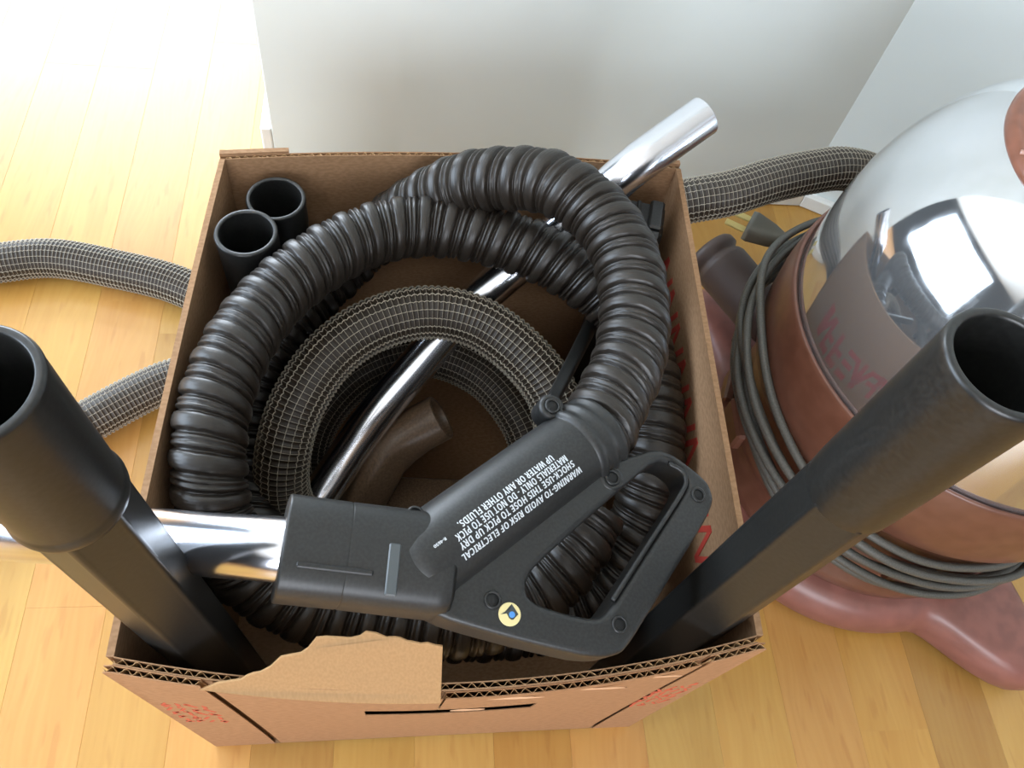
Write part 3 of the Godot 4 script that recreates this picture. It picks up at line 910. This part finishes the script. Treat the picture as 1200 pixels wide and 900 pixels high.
func woven_hose(t: Node3D, C: Array, r: float):
	var ds := 0.0012
	var pitch := 0.0048
	var P := spline(C, ds)
	var F := frames(P)
	var prof := func(s: float, a: float) -> float:
		return r - 0.0023 + 0.0018 * pow(absf(cos(PI * s / pitch)), 0.8)
	part("hose", tube(P, ds, 44, prof), M.weave, t)
	# rings and lengthwise threads
	var V := PackedVector3Array(); var I := PackedInt32Array()
	var n := int((P.size() - 1) * ds / pitch)
	for k in range(1, n):
		strip_ring(P, F, k * pitch / ds, ds, r - 0.0011, 0.00034, 0.0010, 40, V, I)
	var threads := 19
	for j in threads:
		var a := TAU * j / threads
		var base := V.size()
		for i in P.size():
			var rr: float = prof.call(i * ds, a)
			for row in 3:
				var b := a + (row - 1) * 0.0004 / r
				V.append(P[i] + (F[i][0] * cos(b) + F[i][1] * sin(b)) * (rr + (0.0009 if row == 1 else -0.0002)))
		for i in P.size() - 1:
			for row in 2:
				var q := base + i * 3 + row
				I.append_array(PackedInt32Array([q, q + 3, q + 1, q + 1, q + 3, q + 4]))
	var A := []
	A.resize(Mesh.ARRAY_MAX)
	A[Mesh.ARRAY_VERTEX] = V
	A[Mesh.ARRAY_INDEX] = I
	var am := ArrayMesh.new()
	am.add_surface_from_arrays(Mesh.PRIMITIVE_TRIANGLES, A)
	var st := SurfaceTool.new()
	st.create_from(am, 0)
	st.generate_normals()
	var th := part("woven_net", st.commit(), M.thread, t)
	th.set_meta("kind", "stuff")

func build_woven_hoses():
	var a := thing("woven_hose", "brown hose in a white woven net, looped inside the black hose coil", "vacuum hose")
	woven_hose(a, [Vector3(-0.088, 0.165, -0.285), Vector3(-0.096, 0.200, -0.300), Vector3(-0.094, 0.235, -0.320), Vector3(-0.081, 0.262, -0.354), Vector3(-0.055, 0.280, -0.390), Vector3(-0.018, 0.290, -0.415), Vector3(0.026, 0.292, -0.427), Vector3(0.070, 0.290, -0.419), Vector3(0.109, 0.280, -0.393), Vector3(0.137, 0.260, -0.362), Vector3(0.145, 0.225, -0.329), Vector3(0.133, 0.165, -0.301), Vector3(0.103, 0.130, -0.268), Vector3(0.030, 0.115, -0.262), Vector3(-0.043, 0.105, -0.288), Vector3(-0.086, 0.110, -0.344), Vector3(-0.082, 0.125, -0.403), Vector3(-0.039, 0.140, -0.455), Vector3(0.027, 0.150, -0.475), Vector3(0.088, 0.150, -0.451), Vector3(0.128, 0.145, -0.398), Vector3(0.143, 0.120, -0.348), Vector3(0.142, 0.090, -0.323)], 0.0235)
	var b := thing("woven_hose", "brown hose in a white woven net, lying on the wood floor left of the box", "vacuum hose")
	woven_hose(b, [Vector3(-0.640, 0.025, -0.625), Vector3(-0.560, 0.025, -0.662), Vector3(-0.483, 0.025, -0.680), Vector3(-0.420, 0.025, -0.690), Vector3(-0.345, 0.025, -0.676), Vector3(-0.272, 0.025, -0.655), Vector3(-0.213, 0.025, -0.620), Vector3(-0.190, 0.025, -0.575), Vector3(-0.212, 0.025, -0.535), Vector3(-0.270, 0.025, -0.510), Vector3(-0.340, 0.025, -0.459), Vector3(-0.400, 0.025, -0.405), Vector3(-0.455, 0.025, -0.340)], 0.0242)
	var c := thing("woven_hose", "brown hose in a white woven net, arching from behind the vacuum dome to the box", "vacuum hose")
	woven_hose(c, [Vector3(0.612, 0.165, -0.618), Vector3(0.585, 0.205, -0.655), Vector3(0.545, 0.242, -0.669), Vector3(0.4964, 0.2600, -0.6625), Vector3(0.455, 0.2625, -0.6525), Vector3(0.4021, 0.262, -0.6363), Vector3(0.3508, 0.260, -0.6163), Vector3(0.304, 0.255, -0.6074), Vector3(0.240, 0.228, -0.609), Vector3(0.170, 0.165, -0.615), Vector3(0.110, 0.075, -0.620), Vector3(0.060, 0.025, -0.625), Vector3(0.0, 0.025, -0.640)], 0.0242)

# ------------------------------------------------------------------ chrome tubes
func chrome_tube(t: Node3D, C: Array, r: float, hollow: bool):
	var P := spline(C, 0.004)
	part("tube", tube(P, 0.004, 56, func(_s, _a): return r), M.chrome, t)
	if hollow:
		part("bore", tube(P, 0.004, 40, func(_s, _a): return r - 0.0013, false, true), M.chrome, t)
		var d := (P[0] - P[1]).normalized()
		part("rim", lathe([Vector2(r - .0013, -.001), Vector2(r - .0011, .0004), Vector2(r - .0002, .0004), Vector2(r, -.001)], 56), M.chrome, t, along(P[0], P[0] + d))

func build_chrome():
	var a := thing("chrome_wand", "bent chrome tube rising out of the back right corner of the box", "wand")
	chrome_tube(a, [Vector3(0.2655, 0.405, -0.5645), Vector3(0.2300, 0.3915, -0.5420), Vector3(0.1985, 0.3750, -0.5235), Vector3(0.148, 0.325, -0.502), Vector3(0.097, 0.280, -0.478), Vector3(0.055, 0.250, -0.450), Vector3(0.020, 0.222, -0.418), Vector3(-0.019, 0.195, -0.378), Vector3(-0.048, 0.170, -0.343), Vector3(-0.069, 0.155, -0.314)], 0.0178, true)
	var b := thing("chrome_wand", "straight chrome tube plugged into the grey handle, over the left box edge", "wand")
	chrome_tube(b, [Vector3(-0.034, 0.4313, -0.1598), Vector3(-0.0640, 0.4350, -0.1620), Vector3(-0.1014, 0.4170, -0.1716), Vector3(-0.1366, 0.3930, -0.1845), Vector3(-0.1589, 0.3820, -0.1898), Vector3(-0.1867, 0.3720, -0.1947), Vector3(-0.2114, 0.3600, -0.2008), Vector3(-0.2531, 0.3350, -0.2126), Vector3(-0.2997, 0.3050, -0.2260)], 0.0178, false)

# ------------------------------------------------------------------ black plastic wands
func black_wand(label: String, bottom: Vector3, top: Vector3, socket: float, turn: float, group: String, collar := true):
	var t := thing("plastic_wand", label, "wand", bottom, group)
	var L := bottom.distance_to(top)
	var xf := along(Vector3.ZERO, top - bottom)
	xf.basis = xf.basis * Basis(Vector3.UP, turn)
	# faceted shaft
	var V := PackedVector3Array()
	var rows := [[0.0, 0.0], [0.0, 0.94], [0.003, 1.0], [L - socket + 0.002, 1.0], [L - socket + 0.003, 0.9]]
	for q in rows:
		for j in 145:
			var a := TAU * j / 144
			var f := fposmod(a, TAU / 6) - TAU / 12
			var r := minf(0.0199 / cos(f), 0.0222)
			if absf(f) > 0.455: r += 0.0005
			V.append(Vector3(cos(a) * r * q[1], q[0], sin(a) * r * q[1]))
	part("shaft", grid(V, rows.size(), 145, true, true), M.plastic, t, xf)
	var sk := lathe([Vector2(.0195, 0), Vector2(.0232, 0), Vector2(.0246, .002), Vector2(.0249, .005), Vector2(.0243, .008), Vector2(.0238, .010), Vector2(.0240, socket * .5), Vector2(.0244, socket - .006), Vector2(.0247, socket - .002), Vector2(.0241, socket - .0004), Vector2(.0232, socket), Vector2(.0216, socket), Vector2(.0209, socket - .0005), Vector2(.0205, socket - .002), Vector2(.0200, socket - .09), Vector2(0, socket - .092)], 64)
	if not collar:
		sk = lathe([Vector2(.0195, 0), Vector2(.0217, .0), Vector2(.0224, .001), Vector2(.0228, .01), Vector2(.0236, socket * .5), Vector2(.0244, socket - .006), Vector2(.0247, socket - .002), Vector2(.0241, socket - .0004), Vector2(.0232, socket), Vector2(.0216, socket), Vector2(.0209, socket - .0005), Vector2(.0205, socket - .002), Vector2(.0200, socket - .09), Vector2(0, socket - .092)], 64)
	part("socket", sk, M.plastic, t, xf * Transform3D(Basis(), Vector3(0, L - socket, 0)))

func build_wands():
	black_wand("tall black plastic wand standing in the front left corner, crossing the left edge", Vector3(-0.1165, 0.006, -0.1505), Vector3(-0.1381, 0.632, -0.1475), 0.094, 0.68, "")
	black_wand("tall black plastic wand standing in the front right corner, in front of the vacuum", Vector3(0.1990, 0.006, -0.1515), Vector3(0.2177, 0.655, -0.1475), 0.115, 0.39, "", false)
	black_wand("black plastic wand low in the back left corner, the nearer of the two open ends", Vector3(-0.1120, 0.006, -0.4480), Vector3(-0.1188, 0.363, -0.4495), 0.10, 0.0, "wands in the back left corner")
	black_wand("black plastic wand low in the back left corner, the farther of the two open ends", Vector3(-0.1000, 0.006, -0.5030), Vector3(-0.1015, 0.349, -0.5000), 0.10, 0.3, "wands in the back left corner")

# ------------------------------------------------------------------ small tools in the box
func loft(rows: Array, segs := 40) -> ArrayMesh:
	# rows of [centre, side half-size, side vector, up half-size, up vector, exponent]
	var V := PackedVector3Array()
	for q in rows:
		for j in segs + 1:
			var a := TAU * j / segs
			var ca := cos(a); var sa := sin(a)
			V.append(q[0] + q[2] * q[1] * signf(ca) * pow(absf(ca), q[5]) + q[4] * q[3] * signf(sa) * pow(absf(sa), q[5]))
	return grid(V, rows.size(), segs + 1, true, false)

func build_tools():
	# brown floor nozzle deep inside the loops
	var n := thing("floor_nozzle", "brown plastic vacuum nozzle lying deep inside the hose loops", "nozzle")
	var s0 := Vector3(0.043, 0.185, -0.382); var s1 := Vector3(-0.006, 0.158, -0.366)
	var ax := (s1 - s0).normalized()
	var sd := Vector3(0.20, 0.25, 0.95); sd = (sd - ax * sd.dot(ax)).normalized()
	var up := sd.cross(ax).normalized()
	if up.y < 0: up = -up
	var s2 := s1 + ax * 0.022 + Vector3(0, -0.014, 0.010)
	var s3 := s2 + Vector3(-0.014, -0.030, 0.016)
	var s4 := s3 + Vector3(-0.004, -0.024, 0.010)
	var wide := Vector3(0.96, 0.0, 0.05).normalized(); var fore := Vector3(-0.05, 0.25, 0.95).normalized()
	part("neck", loft([[s0 + ax * .012, .0, sd, .0, up, 1.0], [s0 + ax * .012, .0175, sd, .0175, up, 1.0], [s0 + ax * .001, .019, sd, .019, up, 1.0], [s0, .0195, sd, .0195, up, 1.0], [s0, .0218, sd, .0218, up, 1.0], [s0 + ax * .001, .0225, sd, .0225, up, 1.0], [s0 + ax * .025, .0225, sd, .0225, up, .95], [s0.lerp(s1, .75), .0235, sd, .0235, up, .75], [s1, .028, sd, .025, up, .6], [s2, .034, sd, .027, up, .5], [s3, .038, sd.lerp(fore, .5), .028, up.lerp(-wide, .4), .45], [s4, .040, fore, .036, -wide, .45], [s4 + Vector3(0, -.006, 0), .034, fore, .034, -wide, .45]]), M.brown, n)
	part("head", cbox(Vector3(0.165, 0.012, 0.060), 0.004), M.brown, n, Transform3D(Basis(wide, Vector3(-.02, .97, -.2).normalized(), wide.cross(Vector3(-.02, .97, -.2).normalized())).orthonormalized(), Vector3(-0.004, 0.098, -0.332)))
	part("bumper", cbox(Vector3(0.172, 0.006, 0.067), 0.0025), std(Color(0.42, 0.36, 0.28), 0.4), n, Transform3D(Basis(wide, Vector3(-.02, .97, -.2).normalized(), wide.cross(Vector3(-.02, .97, -.2).normalized())).orthonormalized(), Vector3(-0.004, 0.090, -0.333)))
	part("brush", cbox(Vector3(0.150, 0.075, 0.030), 0.002), M.black, n, Transform3D(Basis(), Vector3(-0.004, 0.0445, -0.330)))
	# thin black crevice tool between the woven hose and the handle
	var c := thing("crevice_tool", "thin black crevice tool between the woven hose and the grey handle", "crevice tool")
	var q0 := Vector3(0.1135, 0.352, -0.300); var q1 := Vector3(0.1790, 0.272, -0.4360); var q2 := Vector3(0.196, 0.250, -0.474)
	var cd := (q1 - q0).normalized()
	var cs := cd.cross(Vector3.UP).normalized(); var cu := cs.cross(cd).normalized()
	part("body", loft([[q0, .0, cs, .0, cu, .6], [q0, .0042, cs, .008, cu, .5], [q0 + cd * .002, .0050, cs, .009, cu, .5], [q0.lerp(q1, .5), .0056, cs, .0105, cu, .5], [q1, .0065, cs, .012, cu, .6], [q2, .010, cs, .013, cu, .9], [q2, .0, cs, .0, cu, .9]]), M.plastic, c)
	# square ended upholstery tool in the back right corner
	var u := thing("upholstery_tool", "square black upholstery tool standing in the back right corner under the chrome tube", "nozzle", Vector3(0.222, 0.006, -0.503))
	var lean := Basis(Vector3.UP, -0.25) * Basis(Vector3(0, 0, 1), 0.02)
	part("body", join([[cbox(Vector3(0.040, 0.30, 0.034), 0.004), Transform3D(Basis(), Vector3(0, 0.152, 0))], [cbox(Vector3(0.046, 0.034, 0.040), 0.004), Transform3D(Basis(), Vector3(0, 0.318, 0))]]), M.plastic, u, Transform3D(lean, Vector3.ZERO))
	part("pad", cbox(Vector3(0.013, 0.006, 0.034), 0.002), M.grip, u, Transform3D(lean, Vector3(0.008, 0.337, 0)))
	part("pad", cbox(Vector3(0.004, 0.004, 0.036), 0.001), M.grip, u, Transform3D(lean, Vector3(-0.009, 0.336, 0)))
	# short black adapter below the chrome tube
	var d := thing("tube_adapter", "short black round adapter leaning in the front left corner under the chrome tube", "adapter", Vector3(-0.134, 0.240, -0.204))
	var xf := along(Vector3(0, 0, 0), Vector3(0.006, 0.10, 0.000))
	part("body", lathe([Vector2(0, 0), Vector2(.014, 0), Vector2(.0155, .002), Vector2(.0155, .094), Vector2(.013, .099), Vector2(.008, .1015), Vector2(0, .102)], 40), M.plastic, d, xf)

# ------------------------------------------------------------------ the power cord
func build_cord():
	var t := thing("power_cord", "grey power cord wound several times round the vacuum, its plug on top", "cord")
	var C := []
	var turns := 7.4
	var steps := 106
	var n := FastNoiseLite.new(); n.seed = 11; n.frequency = 0.9
	for i in steps:
		var f := float(i) / (steps - 1)
		var a := deg_to_rad(200) + TAU * turns * f
		var layer := int(turns * f)
		var left := 0.5 + 0.5 * cos(a - deg_to_rad(205))    # 1 on the side of the box, where the loops ride up over the band
		var r := lerpf(0.177, 0.1985, smoothstep(0.25, 0.75, left)) + 0.0088 * (layer % 2) + 0.006 * n.get_noise_1d(i * 0.35)
		var h := 0.088 + 0.075 * f + 0.014 * n.get_noise_1d(i * 0.23 + 50) + 0.108 * left
		C.append(VC + Vector3(r * cos(a), maxf(h, 0.078), r * sin(a)))
	# the free end climbs to the plug
	var a_end := deg_to_rad(200) + TAU * turns
	C.append(Vector3(0.452, 0.207, -0.586))
	C.append(Vector3(0.440, 0.204, -0.598))
	C.append(Vector3(0.4300, 0.200, -0.605))
	var P := spline(C, 0.004)
	part("cable", tube(P, 0.004, 10, func(_s, _a): return 0.0041, true), M.cord, t)
	var plug := loft([[Vector3(0, 0, 0), .0, Vector3(0, 0, 1), .0, Vector3.UP, 1.0], [Vector3(0, 0, 0), .006, Vector3(0, 0, 1), .006, Vector3.UP, .9], [Vector3(-.010, 0, 0), .009, Vector3(0, 0, 1), .008, Vector3.UP, .7], [Vector3(-.026, 0, 0), .0125, Vector3(0, 0, 1), .009, Vector3.UP, .6], [Vector3(-.030, 0, 0), .012, Vector3(0, 0, 1), .0085, Vector3.UP, .6], [Vector3(-.030, 0, 0), .0, Vector3(0, 0, 1), .0, Vector3.UP, .6]])
	var bp := Basis(Vector3.UP, -0.55)
	var p := part("plug", plug, std(Color(0.47, 0.46, 0.42), 0.5), t, Transform3D(bp.scaled(Vector3.ONE * 1.45), Vector3(0.4340, 0.203, -0.603)))
	for s in [-1, 1]:
		part("prong", cbox(Vector3(.017, .0080, .0015), .0004), M.brass, p, Transform3D(Basis(Vector3(1, 0, 0), 1.35), Vector3(-.038, 0, s * .0065)))
